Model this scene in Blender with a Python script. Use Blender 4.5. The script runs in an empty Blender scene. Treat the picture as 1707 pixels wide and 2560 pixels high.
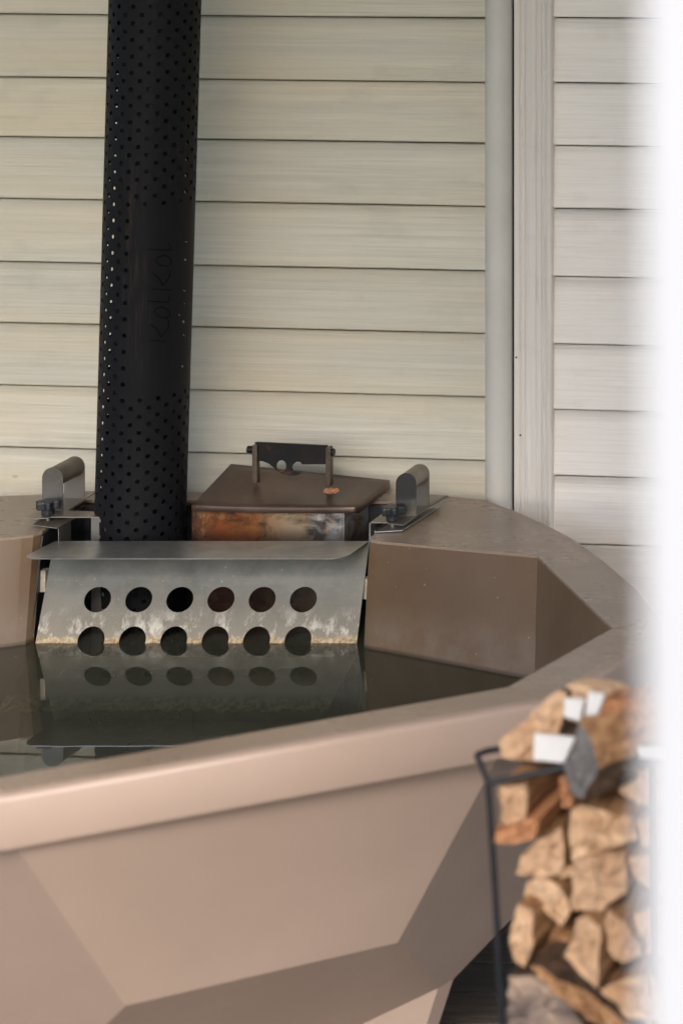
import bpy, bmesh, math, random
from mathutils import Vector, Matrix
from mathutils.geometry import tessellate_polygon
random.seed(7)
R = math.radians
S = bpy.context.scene

# ------------------------------------------------------------------ camera
F = 6044.0            # focal length in photo pixels
XP, YP = 3300.0, -446.0   # principal point (the photo is an upright-corrected, shifted view)
CH = 2.27             # camera height
cam_d = bpy.data.cameras.new('camera'); cam = bpy.data.objects.new('camera', cam_d)
S.collection.objects.link(cam); S.camera = cam
cam.location = (0, 0, CH); cam.rotation_euler = (R(90), 0, 0)
cam_d.sensor_fit = 'VERTICAL'; cam_d.sensor_height = 36.0; cam_d.sensor_width = 24.0
cam_d.lens = 36.0 * F / 2560.0
cam_d.shift_x = -(XP - 853.5) / 2560.0
cam_d.shift_y = -(1280.0 - YP) / 2560.0
cam_d.clip_start = 0.05; cam_d.clip_end = 500
cam_d.dof.use_dof = True; cam_d.dof.focus_distance = 4.9; cam_d.dof.aperture_fstop = 2.7

# ------------------------------------------------------------------ light
world = bpy.data.worlds.new("World"); S.world = world; world.use_nodes = True
wn = world.node_tree.nodes; wl = world.node_tree.links
sky = wn.new('ShaderNodeTexSky'); sky.sky_type = 'NISHITA'; sky.sun_disc = False
SUN_EL, SUN_AZ = R(36), R(161)        # azimuth clockwise from +Y
sky.sun_elevation = SUN_EL; sky.sun_rotation = SUN_AZ
sky.air_density = 0.8; sky.dust_density = 2.6; sky.ozone_density = 1.6
bgn = wn['Background']; bgn.inputs['Strength'].default_value = 0.14
wl.new(sky.outputs[0], bgn.inputs['Color'])
sun_d = bpy.data.lights.new('sun', 'SUN'); sun = bpy.data.objects.new('sun', sun_d)
S.collection.objects.link(sun)
sun_d.energy = 1.05; sun_d.angle = R(18); sun_d.color = (1.0, 0.935, 0.885)
sd = Vector((math.sin(SUN_AZ)*math.cos(SUN_EL), math.cos(SUN_AZ)*math.cos(SUN_EL), math.sin(SUN_EL)))
sun.rotation_euler = sd.to_track_quat('Z', 'Y').to_euler(); sun.location = sd*20
S.view_settings.view_transform = 'Standard'; S.view_settings.look = 'None'
S.view_settings.gamma = 1.0; S.view_settings.exposure = 1.65
S.view_settings.use_curve_mapping = False
S.render.engine = 'CYCLES'
S.cycles.max_bounces = 10; S.cycles.transparent_max_bounces = 16

# ------------------------------------------------------------------ helpers
def at(px, py, Y):
    """point seen at photo pixel (px,py) standing Y metres in front of the camera"""
    return Vector(((px-XP)/F*Y, Y, CH-(py-YP)/F*Y))
def atz(px, py, z):
    Y = F*(CH-z)/(py-YP)
    return Vector(((px-XP)/F*Y, Y, z))

def tag(o, label=None, cat=None, group=None, kind=None):
    if label: o['label'] = label
    if cat: o['category'] = cat
    if group: o['group'] = group
    if kind: o['kind'] = kind
    return o
def empty(name, loc, label=None, cat=None, group=None):
    o = bpy.data.objects.new(name, None); S.collection.objects.link(o)
    o.location = loc; o.empty_display_size = 0.05
    return tag(o, label, cat, group)

class MB:
    """collects faces for ONE mesh"""
    def __init__(s): s.v = []; s.f = []; s.m = []
    def add(s, vs, fs, mi=0):
        n = len(s.v); s.v += [Vector(v) for v in vs]
        for f in fs: s.f.append([i+n for i in f]); s.m.append(mi)
    def box(s, x0, x1, y0, y1, z0, z1, M=None, mi=0):
        vs = [Vector((x, y, z)) for x in (x0, x1) for y in (y0, y1) for z in (z0, z1)]
        if M: vs = [M @ v for v in vs]
        s.add(vs, [(0,1,3,2),(4,6,7,5),(0,4,5,1),(2,3,7,6),(0,2,6,4),(1,5,7,3)], mi)
    def tube(s, pts, r, n=10, cap=True, mi=0):
        pts = [Vector(p) for p in pts]; rings = []
        up = None
        for i, p in enumerate(pts):
            a = pts[max(i-1, 0)]; b = pts[min(i+1, len(pts)-1)]
            d = (b-a).normalized()
            if up is None:
                up = d.orthogonal().normalized()
            up = (up - d*up.dot(d)).normalized(); w = d.cross(up)
            rr = r[i] if isinstance(r, (list, tuple)) else r
            rings.append([p + up*math.cos(2*math.pi*k/n)*rr + w*math.sin(2*math.pi*k/n)*rr for k in range(n)])
        vs = [v for ring in rings for v in ring]; fs = []
        for i in range(len(pts)-1):
            for k in range(n):
                fs.append((i*n+k, i*n+(k+1) % n, (i+1)*n+(k+1) % n, (i+1)*n+k))
        if cap: fs += [tuple(range(n))[::-1], tuple((len(pts)-1)*n+k for k in range(n))]
        s.add(vs, fs, mi)
    def prism(s, poly, vec, mi=0):
        n = len(poly); vec = Vector(vec)
        vs = [Vector(p) for p in poly] + [Vector(p)+vec for p in poly]
        s.add(vs, [tuple(range(n)), tuple(range(2*n-1, n-1, -1))] + [(i, (i+1) % n, n+(i+1) % n, n+i) for i in range(n)], mi)
    def plate(s, loops, mapf, thick, mi=0):
        """2D outline + hole loops -> plate with thickness along normal given by mapf(u,v,w)"""
        flat = [p for l in loops for p in l]
        tris = tessellate_polygon([[Vector((p[0], p[1], 0)) for p in l] for l in loops])
        n = len(flat)
        vs = [mapf(p[0], p[1], 0) for p in flat] + [mapf(p[0], p[1], thick) for p in flat]
        fs = [tuple(t) for t in tris] + [tuple(i+n for i in reversed(t)) for t in tris]
        k = 0
        for l in loops:
            m = len(l)
            for i in range(m): fs.append((k+i, k+(i+1) % m, n+k+(i+1) % m, n+k+i))
            k += m
        s.add(vs, fs, mi)
    def build(s, name, mats, parent=None, origin=None, bevel=0, smooth=False, seg=2, fix=True):
        me = bpy.data.meshes.new(name)
        o0 = Vector(origin) if origin is not None else Vector((0, 0, 0))
        me.from_pydata([v-o0 for v in s.v], [], s.f)
        if not isinstance(mats, (list, tuple)): mats = [mats]
        for m in mats: me.materials.append(m)
        me.polygons.foreach_set('material_index', s.m)
        if fix:
            bm = bmesh.new(); bm.from_mesh(me); bmesh.ops.recalc_face_normals(bm, faces=bm.faces); bm.to_mesh(me); bm.free()
        if smooth: me.polygons.foreach_set('use_smooth', [True]*len(me.polygons))
        me.update()
        o = bpy.data.objects.new(name, me); S.collection.objects.link(o)
        o.location = o0
        if parent is not None:
            o.parent = parent
            base = parent; T = Matrix()
            while base is not None:
                T = Matrix.Translation(base.location) @ T if base.parent is None else T
                if base.parent is not None: T = Matrix.Translation(base['_w']) if '_w' in base else T
                base = base.parent if '_w' not in (base.keys()) else None
            o.matrix_parent_inverse = T.inverted()
            o['_w'] = list(o0)
        if bevel:
            b = o.modifiers.new('bevel', 'BEVEL'); b.width = bevel; b.segments = seg; b.limit_method = 'ANGLE'; b.angle_limit = R(35)
            b.harden_normals = False
        if smooth:
            try:
                mod = o.modifiers.new('wn', 'WEIGHTED_NORMAL'); mod.keep_sharp = True
            except Exception: pass
            bm = bmesh.new(); bm.from_mesh(me)
            for e in bm.edges:
                if len(e.link_faces) == 2 and e.calc_face_angle(0) > R(38): e.smooth = False
            bm.to_mesh(me); bm.free()
        return o

# ------------------------------------------------------------------ materials
class NT:
    def __init__(s, name):
        s.mat = bpy.data.materials.new(name); s.mat.use_nodes = True
        s.t = s.mat.node_tree; s.n = s.t.nodes; s.l = s.t.links
        s.p = s.n['Principled BSDF']; s.out = s.n['Material Output']
    def new(s, typ, **kw):
        nd = s.n.new(typ)
        for k, v in kw.items(): setattr(nd, k, v)
        return nd
    def link(s, a, b): s.l.new(a, b)
    def coord(s, kind='Object', scale=(1, 1, 1), rnd=0.0):
        tc = s.new('ShaderNodeTexCoord'); mp = s.new('ShaderNodeMapping')
        mp.inputs['Scale'].default_value = scale
        s.link(tc.outputs[kind], mp.inputs['Vector'])
        if rnd:
            oi = s.new('ShaderNodeObjectInfo'); m = s.new('ShaderNodeMath', operation='MULTIPLY'); m.inputs[1].default_value = rnd
            s.link(oi.outputs['Random'], m.inputs[0]); cx = s.new('ShaderNodeCombineXYZ')
            for i in range(3): s.link(m.outputs[0], cx.inputs[i])
            s.link(cx.outputs[0], mp.inputs['Location'])
        return mp.outputs[0]
    def noise(s, vec, scale, detail=4, rough=0.55, dist=0):
        n = s.new('ShaderNodeTexNoise'); n.inputs['Scale'].default_value = scale; n.inputs['Detail'].default_value = detail
        n.inputs['Roughness'].default_value = rough; n.inputs['Distortion'].default_value = dist
        s.link(vec, n.inputs['Vector']); return n.outputs['Fac']
    def ramp(s, fac, stops, interp='LINEAR'):
        r = s.new('ShaderNodeValToRGB'); r.color_ramp.interpolation = interp
        e = r.color_ramp.elements
        while len(e) < len(stops): e.new(0.5)
        for i, (p, c) in enumerate(stops):
            e[i].position = p; e[i].color = (c, c, c, 1) if isinstance(c, (int, float)) else (*c, 1)
        s.link(fac, r.inputs[0]); return r.outputs['Color']
    def mix(s, fac, a, b, mode='MIX'):
        m = s.new('ShaderNodeMix', data_type='RGBA', blend_type=mode)
        for sock, v in ((m.inputs['Factor'], fac), (m.inputs['A'], a), (m.inputs['B'], b)):
            if hasattr(v, 'links') or hasattr(v, 'is_output'): s.link(v, sock)
            elif isinstance(v, (int, float)): sock.default_value = v
            else: sock.default_value = (*v, 1)
        return [o for o in m.outputs if o.type == 'RGBA'][0]
    def math(s, op, a, b=0.5, clamp=False):
        m = s.new('ShaderNodeMath', operation=op, use_clamp=clamp)
        for i, v in enumerate((a, b)):
            if isinstance(v, (int, float)): m.inputs[i].default_value = v
            else: s.link(v, m.inputs[i])
        return m.outputs[0]
    def xyz(s, kind='Object'):
        tc = s.new('ShaderNodeTexCoord'); sp = s.new('ShaderNodeSeparateXYZ'); s.link(tc.outputs[kind], sp.inputs[0]); return sp.outputs
    def band(s, v, a, b):
        """0 below a, 1 above b"""
        m = s.new('ShaderNodeMapRange'); m.inputs['From Min'].default_value = a; m.inputs['From Max'].default_value = b
        m.clamp = True; s.link(v, m.inputs['Value']); return m.outputs[0]
    def bump(s, h, strength=0.3, dist=0.002):
        b = s.new('ShaderNodeBump'); b.inputs['Strength'].default_value = strength; b.inputs['Distance'].default_value = dist
        s.link(h, b.inputs['Height']); s.link(b.outputs[0], s.p.inputs['Normal'])
    def set(s, col=None, rough=None, metal=None, spec=None):
        for k, v in (('Base Color', col), ('Roughness', rough), ('Metallic', metal), ('Specular IOR Level', spec)):
            if v is None: continue
            if isinstance(v, (int, float)): s.p.inputs[k].default_value = v
            elif isinstance(v, tuple): s.p.inputs[k].default_value = (*v, 1)
            else: s.link(v, s.p.inputs[k])
        return s.mat

def siding_mat(name, c_lo, c_hi, c_tint, axis='x'):
    t = NT(name)
    sc = (0.9, 1, 38) if axis == 'x' else (30, 1, 0.9)
    v = t.coord('Object', sc, 37.0)
    g = t.noise(v, 2.2, 7, 0.62, 0.6)
    v2 = t.coord('Object', (0.6, 1, 5) if axis == 'x' else (5, 1, .6), 19.0)
    b = t.noise(v2, 1.6, 3, 0.5)
    v3 = t.coord('Object', (1, 1, 1), 11.0)
    fine = t.noise(v3, 300, 2)
    col = t.mix(t.ramp(g, [(0.3, 0), (0.7, 1)]), c_lo, c_hi)
    col = t.mix(t.ramp(b, [(0.42, 0), (0.72, 0.75)]), col, c_tint)
    blot = t.noise(t.coord('Object', (1.2, 1, 3), 23.0), 5, 3, 0.6)
    col = t.mix(t.ramp(blot, [(0.58, 0), (0.8, 0.35)]), col, tuple(c*0.72 for c in c_lo))
    oi = t.new('ShaderNodeObjectInfo')
    col = t.mix(t.math('MULTIPLY', oi.outputs['Random'], 0.22), col, tuple(c*0.8 for c in c_lo))
    # rare dark knots / flecks
    kn = t.noise(t.coord('Object', (6, 1, 16), 53.0), 2.4, 2, 0.4)
    col = t.mix(t.ramp(kn, [(0.80, 0), (0.82, 0.5)]), col, (0.16, 0.13, 0.09))
    # groove shade put into the colour along the upper edge, under the lap
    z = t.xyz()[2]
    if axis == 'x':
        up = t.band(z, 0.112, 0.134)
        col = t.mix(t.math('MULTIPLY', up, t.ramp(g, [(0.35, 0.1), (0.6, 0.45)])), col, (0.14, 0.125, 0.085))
    g2 = t.noise(t.coord('Object', (2.2, 1, 110) if axis == 'x' else (90, 1, 2.2), 71.0), 1.5, 4, 0.6, 0.8)
    col = t.mix(t.ramp(g2, [(0.50, 0), (0.72, 0.2)]), col, tuple(c*0.66 for c in c_lo))
    t.bump(t.math('ADD', t.math('ADD', g, g2), t.math('MULTIPLY', fine, 0.08)), 0.6, 0.0022)
    return t.set(col, 0.62, spec=0.3)

M = {}
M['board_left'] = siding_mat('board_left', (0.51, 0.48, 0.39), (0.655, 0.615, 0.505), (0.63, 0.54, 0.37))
M['board_right'] = siding_mat('board_right', (0.77, 0.72, 0.65), (0.85, 0.80, 0.73), (0.79, 0.73, 0.66))  # paler than the left boards, partly veil glare put into the paint
M['trim'] = siding_mat('trim', (0.60, 0.565, 0.51), (0.70, 0.66, 0.60), (0.64, 0.59, 0.54), 'z')

def simple(name, col, rough=0.5, metal=0.0, var=0.15, nscale=20, bump=0.1, spec=None):
    t = NT(name); v = t.coord('Object')
    n = t.noise(v, nscale, 5, 0.6)
    c = t.mix(t.ramp(n, [(0.3, 0), (0.7, 1)]), tuple(x*(1-var) for x in col), tuple(min(1, x*(1+var)) for x in col))
    if bump: t.bump(t.noise(v, nscale*8, 3), bump, 0.001)
    r = t.math('ADD', t.math('MULTIPLY', n, 0.2), rough-0.1)
    return t.set(c, r, metal, spec)

M['downpipe'] = simple('downpipe', (0.50, 0.48, 0.43), 0.5, 0, 0.06, 9, 0.05)
M['gap'] = simple('gap', (0.06, 0.05, 0.035), 0.95, 0, 0.3, 30, 0)
M['unseen_ceiling'] = simple('unseen_ceiling', (0.5, 0.46, 0.38), 0.8)
M['jamb'] = simple('jamb', (0.33, 0.338, 0.35), 0.5, 0, 0.02, 5, 0.02)
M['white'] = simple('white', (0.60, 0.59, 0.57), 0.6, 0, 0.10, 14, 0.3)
M['black'] = simple('black', (0.012, 0.012, 0.014), 0.45, 0.0, 0.4, 40, 0.1)
M['knob'] = simple('knob', (0.012, 0.014, 0.017), 0.38, 0, 0.3, 60, 0.2)
M['rod'] = simple('rod', (0.006, 0.008, 0.012), 0.5, 0.0, 0.3, 60, 0.2)

# greige painted steel of the tub
def tub_mat(name, base, dirt=True, rough=0.34):
    t = NT(name); v = t.coord('Object')
    n = t.noise(v, 3.0, 5, 0.6); n2 = t.noise(t.coord('Object', (.5, 1.6, 1)), 9, 6, 0.7, 0.3)
    c = t.mix(t.ramp(n, [(0.3, 0), (0.7, 1)]), tuple(x*0.93 for x in base), tuple(x*1.06 for x in base))
    if dirt:
        c = t.mix(t.ramp(n2, [(0.42, 0), (0.8, 0.45)]), c, tuple(x*0.62 for x in base))
        n5 = t.noise(t.coord('Object', (1, 5, 1)), 30, 3, 0.5)
        c = t.mix(t.ramp(n5, [(0.72, 0), (0.76, 0.6)]), c, tuple(x*0.35 for x in base))
        sp = t.noise(v, 95, 2, 0.5)
        c = t.mix(t.ramp(sp, [(0.735, 0), (0.765, 0.5)]), c, (0.42, 0.36, 0.27))
    t.bump(t.noise(v, 2.2, 2, 0.4), 0.12, 0.01)
    r = t.math('ADD', t.math('MULTIPLY', n2, 0.22), rough-0.08)
    return t.set(c, r, 0.0, 0.5)
TUBC = (0.305, 0.227, 0.179)
M['tub'] = tub_mat('tub', TUBC, False, 0.42)
M['tub_rim'] = tub_mat('tub_rim', (0.245, 0.182, 0.134), True, 0.26)

def basin_mat():
    t = NT('tub_basin'); v = t.coord('Object'); z = t.xyz()[2]
    n = t.noise(v, 5, 4, 0.6); n2 = t.noise(v, 18, 5, 0.6)
    c = t.mix(t.ramp(n, [(0.3, 0), (0.7, 1)]), (0.095, 0.056, 0.028), (0.13, 0.082, 0.044))
    # limescale film near the waterline
    band = t.math('SUBTRACT', t.band(z, 0.60, 0.655), t.band(z, 0.68, 0.74))
    c = t.mix(t.math('MULTIPLY', band, t.ramp(n2, [(0.35, 0.1), (0.7, 0.55)])), c, (0.19, 0.155, 0.12))
    c = t.mix(t.ramp(t.noise(v, 110, 2, 0.5), [(0.74, 0), (0.77, 0.5)]), c, (0.5, 0.4, 0.3))
    line = t.math('SUBTRACT', t.band(z, 0.640, 0.645), t.band(z, 0.650, 0.655))
    c = t.mix(t.math('MULTIPLY', line, 0.7), c, (0.04, 0.028, 0.012))
    return t.set(c, t.math('ADD', t.math('MULTIPLY', n2, 0.2), 0.3), 0, 0.3)
M['basin'] = basin_mat()

def steel_mat(name, crust=False, soot=None, col=(0.23, 0.22, 0.195), rough=0.42, brush=(2, 40, 40)):
    t = NT(name); v = t.coord('Object', brush); vo = t.coord('Object'); z = t.xyz()[2]
    g = t.noise(v, 12, 4, 0.6); n = t.noise(vo, 9, 5, 0.6); n3 = t.noise(vo, 45, 5, 0.7)
    c = t.mix(t.ramp(n, [(0.3, 0), (0.7, 1)]), tuple(x*0.6 for x in col), col)
    c = t.mix(t.ramp(n3, [(0.5, 0), (0.72, 0.4)]), c, (0.24, 0.20, 0.145))
    c = t.mix(t.ramp(t.noise(vo, 130, 2, 0.5), [(0.72, 0), (0.77, 0.35)]), c, (0.6, 0.58, 0.52))
    met = 0.85; r = t.math('ADD', t.math('MULTIPLY', g, 0.25), rough-0.1)
    if crust:
        vc = t.coord('Object', (1, 1, 0.45))
        cn = t.noise(vc, 38, 6, 0.7); cn2 = t.noise(vo, 120, 3, 0.7)
        up = t.math('SUBTRACT', 1.0, t.band(z, 0.652, 0.745))
        film = t.math('MULTIPLY', up, 0.75)
        c = t.mix(film, c, (0.25, 0.225, 0.17))
        m1 = t.math('MULTIPLY', t.math('SUBTRACT', 1.0, t.band(z, 0.672, 0.712)), t.ramp(cn, [(0.5, 0), (0.62, 1)]))
        c = t.mix(m1, c, (0.52, 0.49, 0.42))
        lowm = t.math('SUBTRACT', 1.0, t.band(t.math('SUBTRACT', z, t.math('MULTIPLY', cn, 0.03)), 0.640, 0.646))
        c = t.mix(lowm, c, t.mix(t.ramp(cn2, [(0.4, 0), (0.6, 1)]), (0.26, 0.18, 0.09), (0.46, 0.38, 0.26)))
        met = t.math('MULTIPLY', t.math('SUBTRACT', 1.0, up), 0.85)
        r = t.math('ADD', r, t.math('MULTIPLY', up, 0.3))
        t.bump(t.math('MULTIPLY', t.math('ADD', cn, cn2), up), 0.5, 0.003)
    if soot:
        z0, z1 = soot
        s_ = t.math('MULTIPLY', t.band(t.math('ADD', z, t.math('MULTIPLY', n3, 0.03)), z0, z1), 0.97)
        c = t.mix(s_, c, (0.014, 0.011, 0.012)); met = t.math('MULTIPLY', t.math('SUBTRACT', 1.0, s_), 0.85)
    return t.set(c, r, met)
M['steel'] = steel_mat('steel')
M['steel_crust'] = steel_mat('steel_crust', True, None, (0.20, 0.195, 0.165), 0.55)
M['steel_top'] = steel_mat('steel_top', False, None, (0.56, 0.55, 0.52), 0.30)
M['steel_dull'] = steel_mat('steel_dull', False, None, (0.34, 0.30, 0.25), 0.42)
M['steel_soot'] = steel_mat('steel_soot', False, (0.896, 0.916))

def apron_mat():
    t = NT('apron'); vo = t.coord('Object'); y = t.xyz()[1]
    n = t.noise(vo, 12, 4, 0.6); c_ = t.noise(t.coord('Object', (1, .8, 1)), 42, 5, 0.7, 1.2)
    c = t.mix(n, (0.45, 0.45, 0.36), (0.60, 0.60, 0.49))
    e = t.math('SUBTRACT', 1.0, t.band(y, 4.655, 4.672))
    c = t.mix(t.math('MULTIPLY', e, t.ramp(c_, [(0.45, 0), (0.55, 1)])), c, (0.95, 0.95, 0.86))
    return t.set(c, 0.7)
M['apron'] = apron_mat()

def burnt_mat():
    t = NT('burnt_steel'); vo = t.coord('Object'); x, y, z = t.xyz()
    n = t.noise(t.coord('Object', (1, 1, 1.6)), 14, 5, 0.65, 0.6); n2 = t.noise(vo, 60, 4, 0.7)
    f = t.band(t.math('ADD', x, t.math('MULTIPLY', n, 0.06)), -2.29, -1.97)
    c = t.ramp(f, [(0.0, (0.14, 0.08, 0.045)), (0.22, (0.30, 0.09, 0.03)), (0.45, (0.36, 0.14, 0.045)), (0.62, (0.42, 0.31, 0.2)),
                   (0.78, (0.46, 0.36, 0.22)), (0.84, (0.52, 0.50, 0.46)), (1.0, (0.50, 0.50, 0.49))])
    c = t.mix(t.ramp(n, [(0.45, 0), (0.62, 0.85)]), c, (0.04, 0.022, 0.014))
    n4 = t.noise(t.coord('Object', (1, 1, .7), 0), 31, 5, 0.7, 0.8)
    c = t.mix(t.ramp(n4, [(0.5, 0), (0.68, 0.7)]), c, (0.45, 0.26, 0.12))
    top = t.band(t.math('ADD', z, t.math('MULTIPLY', n4, 0.02)), 0.862, 0.875)
    c = t.mix(t.math('MULTIPLY', top, 0.8), c, (0.03, 0.018, 0.014))
    zz = t.math('SUBTRACT', 1.0, t.band(t.math('ADD', z, t.math('MULTIPLY', n, 0.02)), 0.80, 0.835))
    c = t.mix(t.math('MULTIPLY', zz, 0.8), c, (0.035, 0.022, 0.018))
    c = t.mix(t.ramp(n2, [(0.66, 0), (0.72, 0.6)]), c, (0.35, 0.20, 0.09))
    return t.set(c, t.math('ADD', t.math('MULTIPLY', n2, 0.3), 0.25), 0.75)
M['burnt'] = burnt_mat()
def lid_mat():
    t = NT('lid_steel'); vo = t.coord('Object')
    n = t.noise(vo, 10, 5, 0.6, 0.3); n2 = t.noise(vo, 130, 3, 0.6)
    c = t.mix(t.ramp(n, [(0.35, 0), (0.7, 1)]), (0.060, 0.036, 0.024), (0.115, 0.075, 0.054))
    c = t.mix(t.ramp(n2, [(0.70, 0), (0.76, 0.5)]), c, (0.30, 0.22, 0.15))
    return t.set(c, t.math('ADD', t.math('MULTIPLY', n, 0.25), 0.22), 0.25)
M['lid'] = lid_mat()
def dark_heat():
    t = NT('dark_heat_steel'); vo = t.coord('Object')
    n = t.noise(vo, 22, 4, 0.6)
    c = t.ramp(n, [(0.4, (0.010, 0.009, 0.009)), (0.6, (0.018, 0.012, 0.01)), (0.72, (0.13, 0.06, 0.025))])
    return t.set(c, 0.4, 0.5)
M['dark_heat'] = dark_heat()
M['upright'] = steel_mat('upright', False, None, (0.13, 0.10, 0.075), 0.4, (30, 30, 2))

def shield_mat():
    t = NT('shield'); x, y, z = t.xyz(); vo = t.coord('Object')
    n = t.noise(vo, 7, 4, 0.6)
    c = t.mix(n, (0.004, 0.0042, 0.005), (0.009, 0.009, 0.0105))
    st = t.noise(t.coord('Object', (220, 220, 5)), 1.0, 4, 0.6)
    # rusty rub marks down the front
    mx = t.math('MULTIPLY', t.band(x, -2.415, -2.385), t.math('SUBTRACT', 1.0, t.band(x, -2.375, -2.345)))
    mz = t.math('MULTIPLY', t.band(z, 1.12, 1.28), t.math('SUBTRACT', 1.0, t.band(z, 1.42, 1.85)))
    c = t.mix(t.math('MULTIPLY', t.math('MULTIPLY', mx, mz), t.ramp(st, [(0.5, 0), (0.78, 0.6)])), c, (0.06, 0.042, 0.03))
    return t.set(c, t.math('ADD', t.math('MULTIPLY', n, 0.15), 0.48), 0.0, 0.13)
M['shield'] = shield_mat()
M['ink'] = simple('ink', (0.002, 0.002, 0.003), 0.6, 0, 0.1, 20, 0, 0.1)
M['pale_mark'] = simple('pale_mark', (0.22, 0.22, 0.21), 0.5)
M['tab'] = simple('tab', (0.42, 0.37, 0.29), 0.55, 0.2, 0.2, 80, 0.3)
M['crumb'] = simple('crumb', (0.34, 0.15, 0.08), 0.9, 0, 0.4, 200, 0.6)

def water_mat():
    t = NT('water'); t.n.remove(t.p)
    tr = t.new('ShaderNodeBsdfTransparent'); tr.inputs[0].default_value = (0.86, 0.87, 0.75, 1)
    gl = t.new('ShaderNodeBsdfGlossy'); gl.inputs['Roughness'].default_value = 0.0
    fr = t.new('ShaderNodeFresnel'); fr.inputs['IOR'].default_value = 2.0
    mx = t.new('ShaderNodeMixShader'); b = t.new('ShaderNodeBump'); b.inputs['Strength'].default_value = 0.07; b.inputs['Distance'].default_value = 0.003
    t.link(t.noise(t.coord('Object'), 6, 2), b.inputs['Height']); t.link(b.outputs[0], gl.inputs['Normal'])
    t.link(fr.outputs[0], mx.inputs[0]); t.link(tr.outputs[0], mx.inputs[1]); t.link(gl.outputs[0], mx.inputs[2])
    df = t.new('ShaderNodeBsdfDiffuse'); df.inputs[0].default_value = (0.27, 0.28, 0.21, 1)
    m2 = t.new('ShaderNodeMixShader'); m2.inputs[0].default_value = 0.13
    t.link(tr.outputs[0], m2.inputs[1]); t.link(df.outputs[0], m2.inputs[2]); t.link(m2.outputs[0], mx.inputs[1])
    t.link(mx.outputs[0], t.out.inputs['Surface']); return t.mat
M['water'] = water_mat()

def deck_mat():
    t = NT('deck_wood'); v = t.coord('Object', (1.5, 22, 22), 31.0)
    g = t.noise(v, 3, 6, 0.65, 0.5); oi = t.new('ShaderNodeObjectInfo')
    c = t.ramp(g, [(0.3, (0.035, 0.026, 0.022)), (0.55, (0.09, 0.068, 0.052)), (0.75, (0.22, 0.17, 0.13))])
    c = t.mix(t.math('MULTIPLY', oi.outputs['Random'], 0.6), c, (0.02, 0.026, 0.034))
    t.bump(g, 0.5, 0.003)
    return t.set(c, 0.55)
M['deck'] = deck_mat()
M['bench'] = simple('bench', (0.22, 0.20, 0.145), 0.6, 0, 0.1, 12, 0)
M['ground'] = simple('ground', (0.09, 0.10, 0.06), 0.95, 0, 0.3, 3, 0)

def wood_mats():
    t = NT('split_end'); v = t.coord('Object', (1, 1, 1), 5.0)
    n = t.noise(v, 16, 5, 0.65, 0.4); n2 = t.noise(v, 70, 4, 0.7)
    c = t.ramp(n, [(0.3, (0.34, 0.19, 0.10)), (0.5, (0.50, 0.315, 0.18)), (0.7, (0.64, 0.45, 0.285))])
    oi = t.new('ShaderNodeObjectInfo')
    c = t.mix(t.math('MULTIPLY', oi.outputs['Random'], 0.5), c, (0.42, 0.27, 0.17))
    c = t.mix(t.ramp(n2, [(0.5, 0), (0.68, 0.7)]), c, (0.24, 0.135, 0.08))
    ck = t.noise(t.coord('Object', (60, 1, 9), 13.0), 1.0, 3, 0.6, 1.5)
    c = t.mix(t.ramp(ck, [(0.62, 0), (0.68, 0.7)]), c, (0.15, 0.085, 0.05))
    t.bump(t.math('ADD', n, n2), 0.7, 0.006); M['end'] = t.set(c, 0.8, spec=0.2)
    t = NT('split_side'); v = t.coord('Object', (30, 2, 30), 5.0)
    n = t.noise(v, 3, 6, 0.65, 0.4)
    c = t.ramp(n, [(0.3, (0.13, 0.06, 0.03)), (0.5, (0.28, 0.145, 0.065)), (0.7, (0.46, 0.27, 0.135))])
    t.bump(n, 0.7, 0.005); M['side'] = t.set(c, 0.75, spec=0.25)
    t = NT('bark'); v = t.coord('Object', (20, 8, 20), 9.0)
    n = t.noise(v, 3, 6, 0.7, 0.6)
    c = t.ramp(n, [(0.35, (0.035, 0.022, 0.016)), (0.6, (0.14, 0.085, 0.055)), (0.75, (0.27, 0.19, 0.13))])
    t.bump(n, 1.0, 0.01); M['bark'] = t.set(c, 0.9, spec=0.15)
    t = NT('grey_end'); v = t.coord('Object', (1, 1, 1), 5.0)
    n = t.noise(v, 20, 5, 0.7)
    c = t.ramp(n, [(0.3, (0.075, 0.07, 0.07)), (0.7, (0.17, 0.155, 0.15))])
    t.bump(n, 0.6, 0.006); M['grey'] = t.set(c, 0.85, spec=0.2)
    t = NT('knotty_grey'); v = t.coord('Object', (1, 1, 1), 5.0)
    n = t.noise(v, 11, 5, 0.7, 1.0)
    c = t.ramp(n, [(0.35, (0.07, 0.055, 0.05)), (0.5, (0.20, 0.15, 0.12)), (0.62, (0.38, 0.27, 0.19))])
    t.bump(n, 0.8, 0.008); M['knotty'] = t.set(c, 0.85, spec=0.2)
    t = NT('orange_side'); v = t.coord('Object', (30, 2, 30), 5.0)
    n = t.noise(v, 3, 5, 0.6)
    c = t.ramp(n, [(0.3, (0.22, 0.09, 0.04)), (0.55, (0.38, 0.17, 0.075)), (0.75, (0.46, 0.27, 0.135))])
    t.bump(n, 0.6, 0.004); M['orange'] = t.set(c, 0.6, spec=0.3)
wood_mats()

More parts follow.
